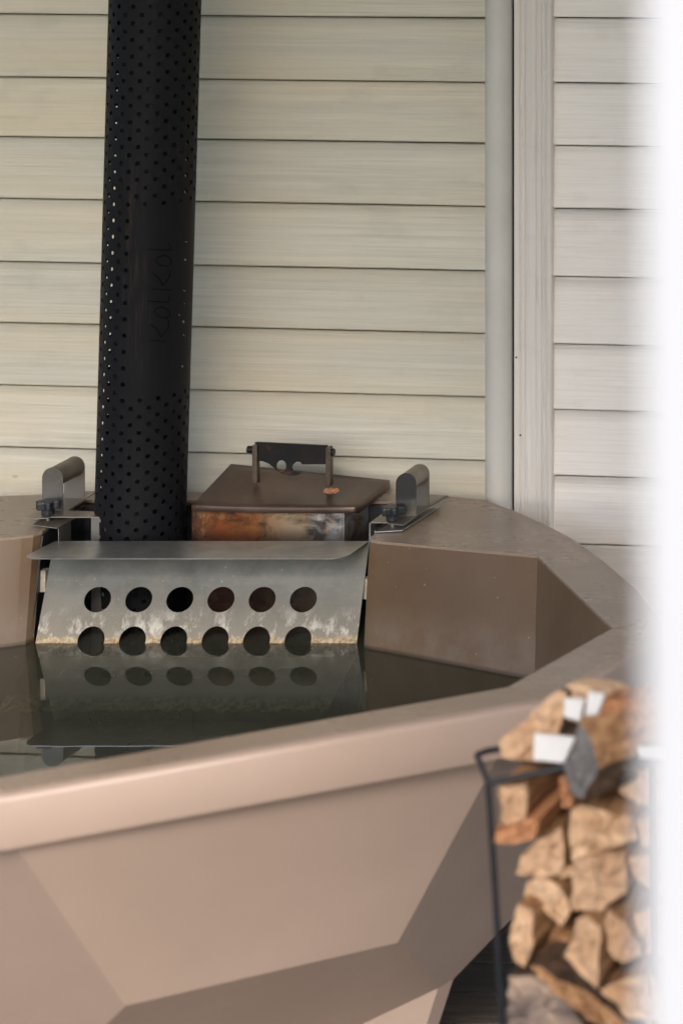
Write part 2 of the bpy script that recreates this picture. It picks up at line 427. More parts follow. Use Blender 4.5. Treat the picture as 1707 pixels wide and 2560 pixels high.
# ------------------------------------------------------------------ ground and deck
g = MB(); g.add([(-200, -200, -0.35), (200, -200, -0.35), (200, 250, -0.35), (-200, 250, -0.35)], [(0, 1, 2, 3)])
tag(g.build('ground', M['ground'], fix=False), kind='structure')
deck = empty('deck', (-1.8, 3.4, -0.03))
tag(deck, kind='structure')
base_me = None
DW = 0.118
ys = [0.6+i*(DW+0.006) for i in range(38)]
for i, y in enumerate(ys):
    m = MB(); jit = random.uniform(-.002, .002)
    m.box(-2.9, 2.9, 0, DW, -0.028, 0)
    if base_me is None:
        o = m.build('deck_board', M['deck'], None, bevel=0.003); base_me = o.data
    else:
        o = bpy.data.objects.new('deck_board', base_me); S.collection.objects.link(o)
        b = o.modifiers.new('bevel', 'BEVEL'); b.width = 0.003; b.segments = 2
    o.parent = deck; o.location = (0.0 - -0.3, y-3.4, 0.03+jit)
m = MB(); m.box(-4.4, 1.4, 0.62, 5.25, -0.30, -0.045); m.build('deck_joist', M['gap'], deck)

# ------------------------------------------------------------------ house wall
WA = math.atan(0.104)
def wallY(X): return 5.258 - 0.104*(X+2.85)
def wall_hit(px, off=0.0):      # X where pixel column meets the wall plane (moved off metres towards the viewer)
    k = (px-XP)/F; Y = (5.258-off - 0.104*2.85)/(1+0.104*k); return k*Y, Y
ux = Vector((math.cos(WA), -math.sin(WA), 0)); uy = Vector((math.sin(WA), math.cos(WA), 0))
W0 = Vector((-2.85, 5.258, 0))
Mw = Matrix((( ux.x, uy.x, 0, W0.x), (ux.y, uy.y, 0, W0.y), (0, 0, 1, 0), (0, 0, 0, 1)))
def wall_s(px, off=0.0):
    X, Y = wall_hit(px, off); return (Vector((X, Y, 0))-W0).dot(ux)
def wall_z(px, py):
    X, Y = wall_hit(px, 0.014); return CH-(py-YP)/F*Y

wall = empty('house_wall', (-1.8, wallY(-1.8), 0), 'off-white painted wooden house wall of wide horizontal lap boards behind the hot tub', 'wall')
DISP = 2560/2352.0
zl = [wall_z(1214, y*DISP) for y in (40, 188, 328, 473, 621, 765, 911, 1057)]
zr = [wall_z(1420, y*DISP) for y in (39, 188.5, 333, 477.5, 634, 789, 939.5, 1092, 1248.5)]
def fill(zs):
    zs = sorted(zs); st = (zs[-1]-zs[0])/(len(zs)-1)
    while zs[0] > 0.05: zs.insert(0, zs[0]-st)
    while zs[-1] < 3.3: zs.append(zs[-1]+st)
    return zs
GAP = 0.0035
def boards(s0, s1, zs, mat, n):
    for i in range(len(zs)-1):
        z0, z1 = zs[i], zs[i+1]; h = z1-z0-GAP
        # wedge profile in wall frame: t (towards viewer negative y)
        m = MB(); ns = 14
        b0 = 0.016 + random.uniform(-.0012, .0012); b1 = 0.0105 + random.uniform(-.001, .001)
        xs = [s0+(s1-s0)*k/ns for k in range(ns+1)]
        rows = []
        for k, x in enumerate(xs):
            w = random.uniform(-.0007, .0007); e = random.uniform(-.0006, .0006)
            rows.append([(x, -b0+.002+w, e), (x, -b0+w, 0.002+e), (x, -(b0+b1)/2+w, h/2), (x, -b1-.001+w, h-.003), (x, -b1+.002+w, h), (x, 0.004, h), (x, 0.004, e)])
        vs = [v for r in rows for v in r]; c = 7
        fs = [(k*c+a, k*c+(a+1) % c, (k+1)*c+(a+1) % c, (k+1)*c+a) for k in range(ns) for a in range(c)]
        fs += [tuple(range(c)), tuple(ns*c+a for a in reversed(range(c)))]
        m.add(vs, fs)
        o = m.build('siding_board', mat)
        o.parent = wall
        o.matrix_parent_inverse = Matrix.Translation(wall.location).inverted()
        o.matrix_basis = Mw @ Matrix.Translation((0, 0, z0))
zl = fill(zl); zr = fill(zr)
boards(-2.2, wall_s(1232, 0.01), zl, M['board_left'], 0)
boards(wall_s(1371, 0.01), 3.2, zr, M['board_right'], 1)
m = MB(); m.box(-2.2, 3.2, 0.008, 0.03, 0.0, 3.35, Mw); m.build('wall_sheathing', M['gap'], wall)
# fluted trim board
s0, s1 = wall_s(1283, 0.03), wall_s(1376, 0.03)
w = s1-s0; prof = [(s0, 0.0), (s0, -0.028), (s0+.002, -0.030)]
for fx in (0.18, 0.33, 0.62, 0.77, 0.88):
    x = s0+w*fx; prof += [(x-.0032, -.030), (x-.001, -.0272), (x+.001, -.0272), (x+.0032, -.030)]
prof += [(s1-.002, -.030), (s1, -.028), (s1, 0.0)]
m = MB(); m.prism([Mw @ Vector((a, b, 0.0)) for a, b in prof], (0, 0, 3.33)); m.build('trim_board', M['trim'], wall)
# nail heads and little holes of the trim
for (px, py) in ((1364, 179), (1290, 889), (1300, 1083)):
    sx = wall_s(px, .03); zz = wall_z(px, py)
    m = MB(); m.tube([Mw @ Vector((sx, -.0295, zz)), Mw @ Vector((sx, -.0307, zz))], 0.0022 if px < 1350 else 0.004, 8)
    m.build('nail_head', M['gap'] if px < 1350 else M['trim'], wall)
# downpipe
X0, Y0 = wall_hit(1214, .03); X1, Y1 = wall_hit(1281, .03)
rp = (X1-X0)/2*0.94; pc = Vector(((X0+X1)/2, (Y0+Y1)/2-0.002, 0))
m = MB(); m.tube([(pc.x, pc.y, 0.02), (pc.x, pc.y, 3.33)], rp, 32)
tag(m.build('downpipe', M['downpipe'], origin=(pc.x, pc.y, 0.0), smooth=True), 'round pale grey painted pipe running up the wall beside the fluted trim board', 'pipe')
# unseen porch ceiling over tub and wall, front edge set to cut the sun
m = MB(); m.box(-7.5, 3.0, 1.15, 5.45, 3.34, 3.45); tag(m.build('unseen_porch_ceiling', M['unseen_ceiling']), kind='structure')

# ------------------------------------------------------------------ hot tub
ZR = 0.85; WZ = 0.647; CX = -2.21
tub = empty('hot_tub', (CX, 4.25, 0), 'large faceted greige steel hot tub filled with still water in front of the board wall', 'hot tub')
def mir(pts): return [(2*CX-x, y) for x, y in reversed(pts)]
out_r = [(-1.915, 3.522), (-1.246, 3.903), (-1.159, 4.158), (-1.172, 4.300), (-1.264, 4.479), (-1.368, 4.639), (-1.471, 4.784), (-1.560, 4.887), (-1.653, 4.984), (-1.753, 5.072), (-1.877, 5.112)]
out_l = [(-2.543, 5.135), (-2.785, 5.10), (-2.98, 4.97), (-3.08, 4.82), (-3.175, 4.60), (-3.25, 4.30), (-3.26, 4.158), (-3.174, 3.903), (-2.505, 3.522)]
OUT = out_r + out_l       # counter-clockwise seen from above
def inset(poly, d):
    n = len(poly); res = []
    for i in range(n):
        p0, p1, p2 = Vector(poly[i-1]), Vector(poly[i]), Vector(poly[(i+1) % n])
        a = (p1-p0).normalized(); b = (p2-p1).normalized()
        na = Vector((-a.y, a.x)); nb = Vector((-b.y, b.x))
        k = (na+nb); k = k/ max(0.2, k.dot(na)) if k.length > 1e-6 else na
        res.append(tuple(p1 + k*d))
    return res
NR, NL = -1.880, -2.552
inn_r = [(-1.975, 3.584), (-1.333, 3.966), (-1.246, 4.255), (-1.515, 4.677)]
notch = [(-1.862, 4.771), (-1.878, 4.780), (-1.887, 4.800), (-1.840, 5.050), (-2.590, 5.062), (-2.555, 4.835), (-2.562, 4.815), (-2.580, 4.803)]
inn_l = mir(inn_r)
INN = inn_r + notch + inn_l
# rim: top plate with rounded outer edge and folded skirt
def ring_faces(m, A, B, close=True):
    n = len(A); m.add(A+B, [(i, (i+1) % n, n+(i+1) % n, n+i) for i in range(n)])
prof = [(0.022, 0.0), (0.009, -0.0003), (0.004, -0.002), (0.001, -0.0055), (0.0, -0.010), (0.0, -0.076), (0.002, -0.080), (0.010, -0.080)]
rings = [[Vector((x, y, ZR+dz)) for x, y in inset(OUT, d)] for d, dz in prof]
m = MB()
top_o = inset(OUT, 0.022)
tris = tessellate_polygon([[Vector((x, y, 0)) for x, y in top_o], [Vector((x, y, 0)) for x, y in INN]])
allp = [Vector((x, y, ZR)) for x, y in top_o+INN]
m.add(allp, [tuple(t) for t in tris])
lip1 = [(x, y) for x, y in inset(INN, 0.0)]
def lipring(d, dz): return [Vector((x, y, ZR+dz)) for x, y in inset(INN, -d)]
l0 = [Vector((x, y, ZR)) for x, y in INN]
ring_faces(m, l0, lipring(0.0, -0.006))
ring_faces(m, lipring(0.0, -0.006), lipring(0.006, -0.006))
o = m.build('rim', M['tub_rim'], tub)
bm = bmesh.new(); bm.from_mesh(o.data); bmesh.ops.remove_doubles(bm, verts=bm.verts, dist=1e-5); bmesh.ops.recalc_face_normals(bm, faces=bm.faces); bm.to_mesh(o.data); bm.free()
m = MB()
for a, b in zip(rings[:-1], rings[1:]): ring_faces(m, a, b)
o = m.build('rim_skirt', M['tub'], tub)
bm = bmesh.new(); bm.from_mesh(o.data); bmesh.ops.remove_doubles(bm, verts=bm.verts, dist=1e-5); bmesh.ops.recalc_face_normals(bm, faces=bm.faces)
for f in bm.faces: f.smooth = True
for e in bm.edges:
    if len(e.link_faces) == 2:
        v0, v1 = e.verts
        if abs(v0.co.z-v1.co.z) > 0.03 or abs(v0.co.z-(ZR-.08)) < .001: e.smooth = False
bm.to_mesh(o.data); bm.free()
# miter seams of the rim plate
for a, b in ((1, 1), (2, 2)):
    p = Vector((*inn_r[a], ZR+.0003)); q = Vector((*out_r[b if a == 1 else 3], ZR+.0003)) if a == 2 else Vector((*out_r[1], ZR+.0003))
    q = p+(q-p)*0.85
    m = MB(); m.tube([p, q], 0.0011, 6); m.build('weld_seam', M['tub_rim'], tub)

# faceted body
ZT, ZM, ZL = ZR-0.06, ZR-0.42, ZR-0.60
Tp = inset(OUT, 0.035)
D_ = 2560/2352.0
def ray_plane(dx, dy, P, Q, W):
    d = Vector(((dx*D_-XP)/F, 1.0, -(dy*D_-YP)/F)); o = Vector((0, 0, CH)); n = (Q-P).cross(W-P)
    return o + d*((P-o).dot(n)/d.dot(n))
Ab = Vector((-1.312, 3.905, ZT))
M0 = Vector((-1.856, 3.756, ZM)); M1 = Vector((-1.514, 3.968, ZM)); L1 = Vector((-1.5275, 4.185, ZL))
Bb = ray_plane(32, 1935, M0, M1, Ab)
Cb = Ab + Vector((.43, .90, 0))*.42
M2 = ray_plane(1313, 1966, Ab, M1, L1); K = ray_plane(1040, 2250, Ab, M1, L1)
Lm = ray_plane(790, 2372, M0, M1, L1)
LB = Vector((CX, Bb.y + (M0.y-Bb.y)*1.5, ZL))       # left facet goes straight across the front
nl = (M0-Bb).cross(Vector((1, 0, 0))); nf = (M1-M0).cross(L1-M0); dl = nl.cross(nf)
dl = dl/dl.z*(ZL-.06-ZM); L0 = M0+dl
def mv(v): return Vector((2*CX-v.x, v.y, v.z))
def panel(name, faces, bev=0.004):
    vs = []; fs = []
    for f in faces:
        idx = []
        for p in f:
            for k, q in enumerate(vs):
                if (q-p).length < 1e-5: idx.append(k); break
            else: vs.append(p); idx.append(len(vs)-1)
        fs.append(idx)
    m = MB(); m.add(vs, fs); return m.build(name, M['tub'], tub, fix=False)
panel('body_panel', [[M0, M1, Ab, Bb]])
panel('body_panel', [[L0, Lm, L1, M1, M0]] if False else [[M0, L0, Lm, L1, M1]])
panel('body_panel', [[M1, L1, K, M2, Cb, Ab]])
panel('body_panel', [[Bb, mv(Bb), mv(M0), mv(L0), L0, M0]])
panel('body_panel', [[mv(Bb), mv(Ab), mv(M1), mv(M0)]])
panel('body_panel', [[mv(Ab), mv(Cb), mv(M2), mv(M1)], [mv(M1), mv(M2), mv(K), mv(L1)]])
# rear of the body
rt = [Cb] + [Vector((*Tp[i], ZT)) for i in range(5, 17)]
def shrink(p, k, z): c = Vector((CX, 4.2)); q = c+(Vector((p.x, p.y))-c)*k; return Vector((q.x, q.y, z))
rm = [M2] + [shrink(p, 0.90, ZM) for p in rt[1:-1]] + [mv(M2)]
rl = [K] + [shrink(p, 0.76, ZL) for p in rt[1:-1]] + [mv(K)]
rt[-1] = mv(Cb)
for i in range(0, len(rt)-1, 2):
    fs = []
    for k in (i, i+1):
        if k < len(rt)-1: fs += [[rm[k], rm[k+1], rt[k+1], rt[k]], [rl[k], rl[k+1], rm[k+1], rm[k]]]
    panel('body_panel', fs)
# plinth
def low(p): c = Vector((CX, 4.2)); q = c+(Vector((p.x, p.y))-c)*0.885; return Vector((q.x, q.y, 0.0))
loop = [Lm, L1, K] + rl[1:-1] + [mv(K), mv(L1), mv(Lm), mv(L0), L0]
n = len(loop); m = MB(); m.add(loop+[low(p) for p in loop], [(i, (i+1) % n, n+(i+1) % n, n+i) for i in range(n)])
m.build('plinth', M['tub'], tub)

# basin: inner walls and floor
ZF = 0.35
inn_rim = [Vector((x, y, ZR-.005)) for x, y in inn_r+notch[:3]]
inn_low = [(-2.05, 3.90), (-1.62, 4.14), (-1.445, 4.28), (-1.4425, 4.412), (-1.867, 4.70), (-1.878, 4.705), (-1.885, 4.72)]
m = MB()
def wallstrip(top, lowp):
    k = len(top); q = 10
    for i in range(k-1):
        vs = [top[i].lerp(top[i+1], a/q).lerp(lowp[i].lerp(lowp[i+1], a/q), b/q) for b in range(q+1) for a in range(q+1)]
        m.add(vs, [(b*(q+1)+a, b*(q+1)+a+1, (b+1)*(q+1)+a+1, (b+1)*(q+1)+a) for a in range(q) for b in range(q)])
lowv = [Vector((x, y, ZF)) for x, y in inn_low]
wallstrip(inn_rim, lowv)
inn_rim_l = [mv(v) for v in inn_rim]; inn_rim_l[-3:] = [Vector((x, y, ZR-.005)) for x, y in (notch[-1], notch[-2], notch[-3])]
lowl = [mv(v) for v in lowv]
wallstrip(inn_rim_l, lowl)
m.add([inn_rim[0], inn_rim_l[0], lowl[0], lowv[0]], [(0, 1, 2, 3)])
fl = lowv + lowl[::-1]
m.add(fl, [tuple(range(len(fl)))])
o = m.build('basin', M['basin'], tub)
bm = bmesh.new(); bm.from_mesh(o.data); bmesh.ops.remove_doubles(bm, verts=bm.verts, dist=1e-5); bmesh.ops.recalc_face_normals(bm, faces=bm.faces)
for f in bm.faces: f.smooth = True
for e in bm.edges:
    if len(e.link_faces) == 2 and e.calc_face_angle(0) > R(14): e.smooth = False
bm.to_mesh(o.data); bm.free()
# drain and dark slot on the floor
def disc(c, rx, ry, z, mat, name, parent, n=24, h=0.004):
    m = MB(); m.prism([(c[0]+rx*math.cos(2*math.pi*i/n), c[1]+ry*math.sin(2*math.pi*i/n), z) for i in range(n)], (0, 0, h)); return m.build(name, mat, parent)
# bench under water: board seat across the front with a dark gap
bp = atz(352, 1866, 0.40)
disc((bp.x, bp.y), 0.027, 0.030, 0.4005, M['black'], 'drain', tub)
q = [atz(236, 1765, 0.43), atz(566, 1770, 0.43), atz(566, 1800, 0.40), atz(250, 1797, 0.40)]
m = MB(); m.prism(q, (0, 0, 0.004)); m.build('bench_gap', M['black'], tub)
seat = [atz(236-150, 1790, .40), atz(566, 1797, .40), atz(575, 1990, .40), atz(-500, 1990, .40), atz(-300, 1850, .40)]
m = MB(); m.prism([p-Vector((0, 0, .03)) for p in seat], (0, 0, .03)); m.build('bench', M['bench'], tub, bevel=.003)

# water
wp = []
def lerp2(a, b, t): return (a[0]+(b[0]-a[0])*t, a[1]+(b[1]-a[1])*t)
tt = (ZR-.005-WZ)/(ZR-.005-ZF)
wr = [lerp2((a.x, a.y), (b.x, b.y), tt) for a, b in zip(inn_rim, lowv)]
wleft = [lerp2((a.x, a.y), (b.x, b.y), tt) for a, b in zip(inn_rim_l, lowl)]
poly = [Vector((x, y, WZ)) for x, y in wr + [(-1.868, 5.04), (-2.58, 5.05)] + wleft[::-1]]
tr = tessellate_polygon([poly]); m = MB(); m.add(poly, [tuple(t) for t in tr])
o = m.build('water', M['water']); tag(o, kind='structure')
bm = bmesh.new(); bm.from_mesh(o.data)
for f in bm.faces:
    if f.normal.z < 0: f.normal_flip()
bm.to_mesh(o.data); bm.free()

# ------------------------------------------------------------------ stove in the notch
stove = empty('wood_stove', (-2.2, 4.95, 0.35), 'wood burning stove sunk into the tub notch with heat stained front and brown lid', 'stove')
m = MB()   # black cavity: side sheets, back, bottom
yb = 5.045
m.prism([(NR+.006, 4.79, ZR-.007), (-1.846, yb, ZR-.007), (-1.846, yb, ZF), (NR+.006, 4.71, ZF)], (-0.004, 0, 0))
m.prism([(NL-.002, 4.83, ZR-.007), (-2.582, yb, ZR-.007), (-2.582, yb, ZF), (NL-.002, 4.71, ZF)], (0.004, 0, 0))
m.prism([(-2.582, yb, ZF), (-1.846, yb, ZF), (-1.846, yb, ZR-.007), (-2.582, yb, ZR-.007)], (0, 0.004, 0))
m.prism([(-2.57, 4.70, ZF+.005), (-1.87, 4.70, ZF+.005), (-1.85, yb, ZF+.005), (-2.58, yb, ZF+.005)], (0, 0, 0.004))
m.build('housing', M['black'], stove)
# fire box
FL, FR_, BR, BL = at(479, 1263, 4.93), at(887, 1268, 4.93), at(974, 1200, 5.10), at(577, 1159, 5.095)
bx0 = at(479, 1300, 4.945).x; bx1 = at(860, 1300, 4.945).x
m = MB()
m.prism([(bx0, 4.945, .37), (bx1, 4.945, .37), (bx1, 4.945, ZR+.012), (bx0, 4.945, ZR+.015)], (0.012, .098, 0))
m.build('fire_box', M['burnt'], stove, bevel=.002)
m = MB()  # pale folded strip and rivets at the right of the front
xs0 = at(792, 1300, 4.94).x
m.prism([(xs0, 4.9445, .60), (bx1-.003, 4.9445, .60), (bx1-.003, 4.9445, ZR+.004), (xs0, 4.9445, ZR+.004)], (0, -.003, 0))
m.build('front_strip', M['burnt'], stove, bevel=.001)
for (px, py) in ((814, 1280), (810, 1308)):
    c = at(px, py, 4.941); m = MB(); m.tube([c, c+Vector((0, -.002, 0))], .0022, 8); m.build('rivet', M['black'], stove)
# lid with folded edges
m = MB()
def grid(a, b, c, d, n=6):
    return [[a.lerp(b, i/n).lerp(d.lerp(c, i/n), j/n) for i in range(n+1)] for j in range(n+1)]
G = grid(FL, FR_, BR, BL, 8); vs = [v.copy() for r in G for v in r]
for j in range(9):
    for i in range(9):
        u, v = i/8, j/8; vs[j*9+i].z += -0.004*math.sin(math.pi*u)*math.sin(math.pi*(.2+.8*v))
fs = [(j*9+i, j*9+i+1, (j+1)*9+i+1, (j+1)*9+i) for j in range(8) for i in range(8)]
m.add(vs, fs)
bd = [vs[i] for i in range(9)] + [vs[j*9+8] for j in range(1, 9)] + [vs[72+i] for i in range(7, -1, -1)] + [vs[j*9] for j in range(7, 0, -1)]
dn = [p+Vector((0, 0, -.012 if abs(p.y-FL.y) < .02 else -.020)) for p in bd]
n = len(bd); m.add(bd+dn, [(i, (i+1) % n, n+(i+1) % n, n+i) for i in range(n)])
lid = m.build('lid', M['lid'], stove, smooth=True)
bm = bmesh.new(); bm.from_mesh(lid.data); bmesh.ops.remove_doubles(bm, verts=bm.verts, dist=1e-5); bmesh.ops.recalc_face_normals(bm, faces=bm.faces); bm.to_mesh(lid.data); bm.free()
so = lid.modifiers.new('thick', 'SOLIDIFY'); so.thickness = .0025; so.offset = -1
lid.modifiers.new('b', 'BEVEL').width = .0015
# lid handle
def z2(x, y, Y): return at(440+x/2.306, 1080+y/2.306, Y)
HY = 5.015
for (xa, xb, yt, ybm) in ((438, 466, 72, 296), (861, 888, 88, 316)):
    m = MB(); prof = []
    cx = (xa+xb)/2; r_ = (xb-xa)/2
    pts = [(cx+r_*math.cos(a), yt+r_-r_*math.sin(a)) for a in [math.pi*k/8 for k in range(9)]] + [(xa, ybm), (xb, ybm)]
    m.prism([z2(px, py, HY) for px, py in pts], (-0.0, .016, 0)); m.build('handle_upright', M['upright'], stove, bevel=.0012)
    c = z2(cx, yt+28, HY+.008); sgn = -1 if xa < 600 else 1
    m = MB(); m.tube([c+Vector((0, 0, 0)), c+Vector((sgn*.0135, 0, 0))], .0075, 14)
    m.build('handle_bolt', M['dark_heat'], stove, smooth=True)
hook = [(455, 58), (872, 78), (864, 186), (728, 187), (715, 172), (694, 172), (676, 186), (670, 204), (680, 224), (700, 231), (716, 232), (718, 244), (690, 251), (655, 251),
        (618, 245), (585, 228), (560, 203), (535, 183), (500, 169), (457, 165)]
hole = [(608+27*math.cos(-2*math.pi*k/20), 196+33*math.sin(-2*math.pi*k/20)) for k in range(20)]
m = MB(); m.plate([hook, hole], lambda u, v, w: z2(u, v, HY+.006+w), .004)
m.build('bottle_opener', M['dark_heat'], stove)
m = MB(); c0 = z2(458, 112, HY+.008); c1 = z2(868, 130, HY+.008)
m.prism([z2(457, 60, HY+.010), z2(870, 80, HY+.010), z2(862, 150, HY+.010), z2(458, 135, HY+.010)], (0, .009, 0))
m.build('handle_grip', M['dark_heat'], stove, bevel=.0015)

# chimney with perforated heat shield
chim = empty('chimney', (-2.41, 4.95, .3), 'tall black perforated stove chimney guard with hand lettering rising in front of the wall', 'chimney')
zt, zb = 1.914, 0.881
def axis(z):
    k = (z-zb)/(zt-zb); return Vector((-2.4135+k*(.0535), 4.95-k*.05, z))
RS = 0.0850
CAMTH = math.atan2(2.41, 4.95)
def ppt(th, z, r=RS):
    a = axis(z); return Vector((a.x+math.sin(th)*r, a.y-math.cos(th)*r, z))
NC = 32; cw = 2*math.pi/NC; rz = 0.01655; hr = 0.0048
m = MB(); z0 = 0.42; row = 0
TH0 = R(4)
nrow = int((3.34-z0)/rz)
for j in range(nrow):
    zc = z0+(j+.5)*rz
    for i in range(NC):
        th = TH0+(i+.5)*cw
        thn = (th+math.pi) % (2*math.pi)-math.pi
        solid = (i+j) % 2 == 1
        if R(8) < thn < R(118) and 1.117 < zc < 1.488: solid = True
        c = [(-.5*cw, -.5*rz), (.5*cw, -.5*rz), (.5*cw, .5*rz), (-.5*cw, .5*rz)]
        if solid:
            m.add([ppt(th+a, zc+b) for a, b in c], [(0, 1, 2, 3)])
        else:
            oc = [ppt(th+a, zc+b) for a, b in c]
            h8 = [(hr/RS*math.cos(R(-135+45*k)), hr*math.sin(R(-135+45*k))) for k in range(8)]
            hv = [ppt(th+a, zc+b) for a, b in h8]
            hin = [ppt(th+a, zc+b, RS-.002) for a, b in h8]
            fs = []
            for q in range(4):
                fs += [(q, (q+1) % 4, 4+(2*q+2) % 8), (q, 4+(2*q+2) % 8, 4+2*q+1), (q, 4+2*q+1, 4+2*q)]
            fs += [(4+k, 4+(k+1) % 8, 12+(k+1) % 8, 12+k) for k in range(8)]
            m.add(oc+hv+hin, fs)
o = m.build('heat_shield', M['shield'], chim, fix=False)
bm = bmesh.new(); bm.from_mesh(o.data); bmesh.ops.remove_doubles(bm, verts=bm.verts, dist=2e-5); 
for f in bm.faces: f.smooth = True
for e in bm.edges:
    if len(e.link_faces) == 2 and e.calc_face_angle(0) > R(40): e.smooth = False
bm.to_mesh(o.data); bm.free()
m = MB(); m.tube([axis(.35), axis(3.34)], .057, 32); m.build('flue', M['black'], chim, smooth=True)
def on_pipe(px, py, off=0.0):
    k = (px-XP)/F; Y = 4.85
    for _ in range(8):
        z = CH-(py-YP)/F*Y; a = axis(z); r_ = RS+off
        A = k*k+1; B = -2*(k*a.x+a.y); C_ = a.x**2+a.y**2-r_*r_
        Y = (-B-math.sqrt(max(0, B*B-4*A*C_)))/(2*A)
    return Vector((k*Y, Y, CH-(py-YP)/F*Y))
Z7 = lambda x, y: (200+x/3.459, 580+y/3.459)
strokes = [
 [(580,150),(650,153),(770,158),(786,140),(784,118),(765,100)],
 [(662,258),(668,232),(690,214),(735,206),(775,222),(792,250),(783,285),(762,297),(730,293),(692,282),(664,262),(655,235)],
 [(615,495),(700,496),(792,502)], [(615,350),(665,380),(700,425),(716,468)], [(716,468),(748,428),(776,385),(780,342),(762,318)],
 [(578,597),(660,602),(755,607),(774,590),(776,568),(764,550)],
 [(646,692),(654,668),(684,653),(728,656),(764,675),(780,706),(775,732),(748,741),(712,736),(674,720),(648,695),(642,672)],
 [(602,940),(690,942),(770,948)], [(605,796),(655,830),(685,872),(701,915)], [(701,915),(738,872),(766,830),(772,785),(762,752)]]
m = MB()
def smooth_line(p):
    r_ = []
    for i in range(len(p)-1):
        p0 = p[max(i-1, 0)]; p1 = p[i]; p2 = p[i+1]; p3 = p[min(i+2, len(p)-1)]
        for k in range(5):
            t_ = k/5; r_.append(tuple(.5*((2*p1[a])+(-p0[a]+p2[a])*t_+(2*p0[a]-5*p1[a]+4*p2[a]-p3[a])*t_*t_+(-p0[a]+3*p1[a]-3*p2[a]+p3[a])*t_**3) for a in (0, 1)))
    return r_+[p[-1]]
for st in strokes:
    m.tube([on_pipe(*Z7(*p), off=.0001) for p in smooth_line(st)], .00105, 6)
m.build('lettering', M['ink'], chim)
# tiny pale spot-weld marks on the unperforated band
for (x, y, kx, ky) in ((918,85,8,1),(911,240,9,1),(911,240,1,10),(903,508,9,2),(905,620,2,2),(859,717,4,4),(896,775,9,1),(896,775,1,11),(898,892,6,5),(884,1163,3,9),(888,1158,7,2)):
    a = on_pipe(*Z7(x-kx, y-ky), off=.0004); b = on_pipe(*Z7(x+kx, y+ky), off=.0004)
    m = MB(); m.tube([a, b], .0006, 5); m.build('spot_weld', M['pale_mark'], chim)

# ------------------------------------------------------------------ slotted guard plate in front of the stove
guard = empty('guard_plate', (-2.22, 4.78, .60), 'bent stainless guard plate with two rows of round holes standing in the water', 'guard')
GX0, GX1 = -2.537, -1.906
fold = Vector((0, 4.846, .826)); bend = Vector((0, 4.766, .622)); tip = Vector((0, 4.722, .829))
dv = (bend-fold); LV = dv.length; dv.normalize(); nv = Vector((0, dv.z, -dv.y)); 
if nv.y > 0: nv = -nv
def fm(u, v, w): p = fold+dv*v-nv*w; return Vector((u, p.y, p.z))
def circ(cx, cy, rx, ry, n=28): return [(cx+rx*math.cos(-2*math.pi*k/n), cy+ry*math.sin(-2*math.pi*k/n)) for k in range(n)]
hx = [-2.4295+i*.0817 for i in range(6)]
def vz(z): return (z-fold.z)/dv.z
outl = [(GX0, 0), (GX1, 0), (GX1+.003, LV), (GX0, LV)]
loops = [outl] + [circ(x, vz(.7235), .0268, .0243) for x in hx] + [circ(x+.001, vz(.6515), .0268, .0268) for x in hx]
m = MB(); m.plate(loops, fm, .002); m.build('hole_panel', M['steel_crust'], guard)
# top flap with cut rounded corners
fv = (tip-fold); LF = fv.length
def tm(u, v, w): p = fold+fv*(v/LF); return Vector((u, p.y, p.z+w))
fo = [(GX0+.002, 0), (GX1, 0)]
for k in range(9):
    a = R(90*k/8); fo.append((GX1-.030*(1-math.cos(a))*1.0, LF-.030+.030*math.sin(a)))
for k in range(9):
    a = R(90+90*k/8); fo.append((GX0+.026+.026*math.cos(a), LF-.030+.030*math.sin(a)))
m = MB(); m.plate([fo], tm, .002); m.build('top_flap', M['steel_top'], guard)
# apron below the water
av = Vector((0, 4.632, .566))-bend; LA = av.length; av.normalize(); an = Vector((0, -av.z, av.y))
def am(u, v, w): p = bend+av*v+an*w; return Vector((u, p.y, p.z))
rag = []
N = 60
for k in range(N+1):
    rag.append((GX1+.003+(GX0-.0-GX1)*k/N, LA+random.uniform(-.006, .004)))
loops = [[(GX0, .001), (GX1+.003, .001)] + rag] + [circ(x-.005, .045, .0268, .014) for x in hx]
m = MB(); m.plate(loops, am, -.002); m.build('apron', M['apron'], guard)
# side tabs
for (xa, xb, ya, yb_) in ((93, 114, 1427, 1481), (903, 918, 1448, 1499)):
    a = at(xa, ya, 4.822); b = at(xb, yb_, 4.822)
    m = MB(); m.box(a.x, b.x, 4.822, 4.842, b.z, a.z); m.build('side_tab', M['tab'], guard, bevel=.001)

# ------------------------------------------------------------------ clamps, handles and knobs
def saddle(loc, w, h, d, label, mat_plate, mat_tube):
    """loc = bottom centre of the front end plate"""
    t_ = empty('carry_handle', loc, label, 'handle', 'steel carrying handles beside the stove')
    r_ = w/2
    pr = [(-r_, 0), (r_, 0)] + [(r_*math.cos(R(180*k/14)), h-r_+r_*math.sin(R(180*k/14))) for k in range(15)]
    for yy in (0, d-.002):
        m = MB(); m.prism([Vector(loc)+Vector((a, yy, b)) for a, b in pr], (0, .002, 0)); m.build('end_plate', mat_plate if yy == 0 else mat_tube, t_)
    m = MB(); m.tube([Vector(loc)+Vector((0, .002, h-r_)), Vector(loc)+Vector((0, d-.002, h-r_))], r_-.0006, 32, cap=False)
    o = m.build('grip_tube', mat_tube, t_, smooth=True)
    return t_
saddle((-2.584, 4.930, .8665), .0425, .0865, .088, 'bright steel carrying handle on the clamp left of the chimney', M['steel'], M['steel_dull'])
saddle((-1.849, 4.889, .8665), .0410, .0855, .074, 'sooty steel carrying handle on the clamp right of the stove lid', M['steel_soot'], M['steel_dull'])

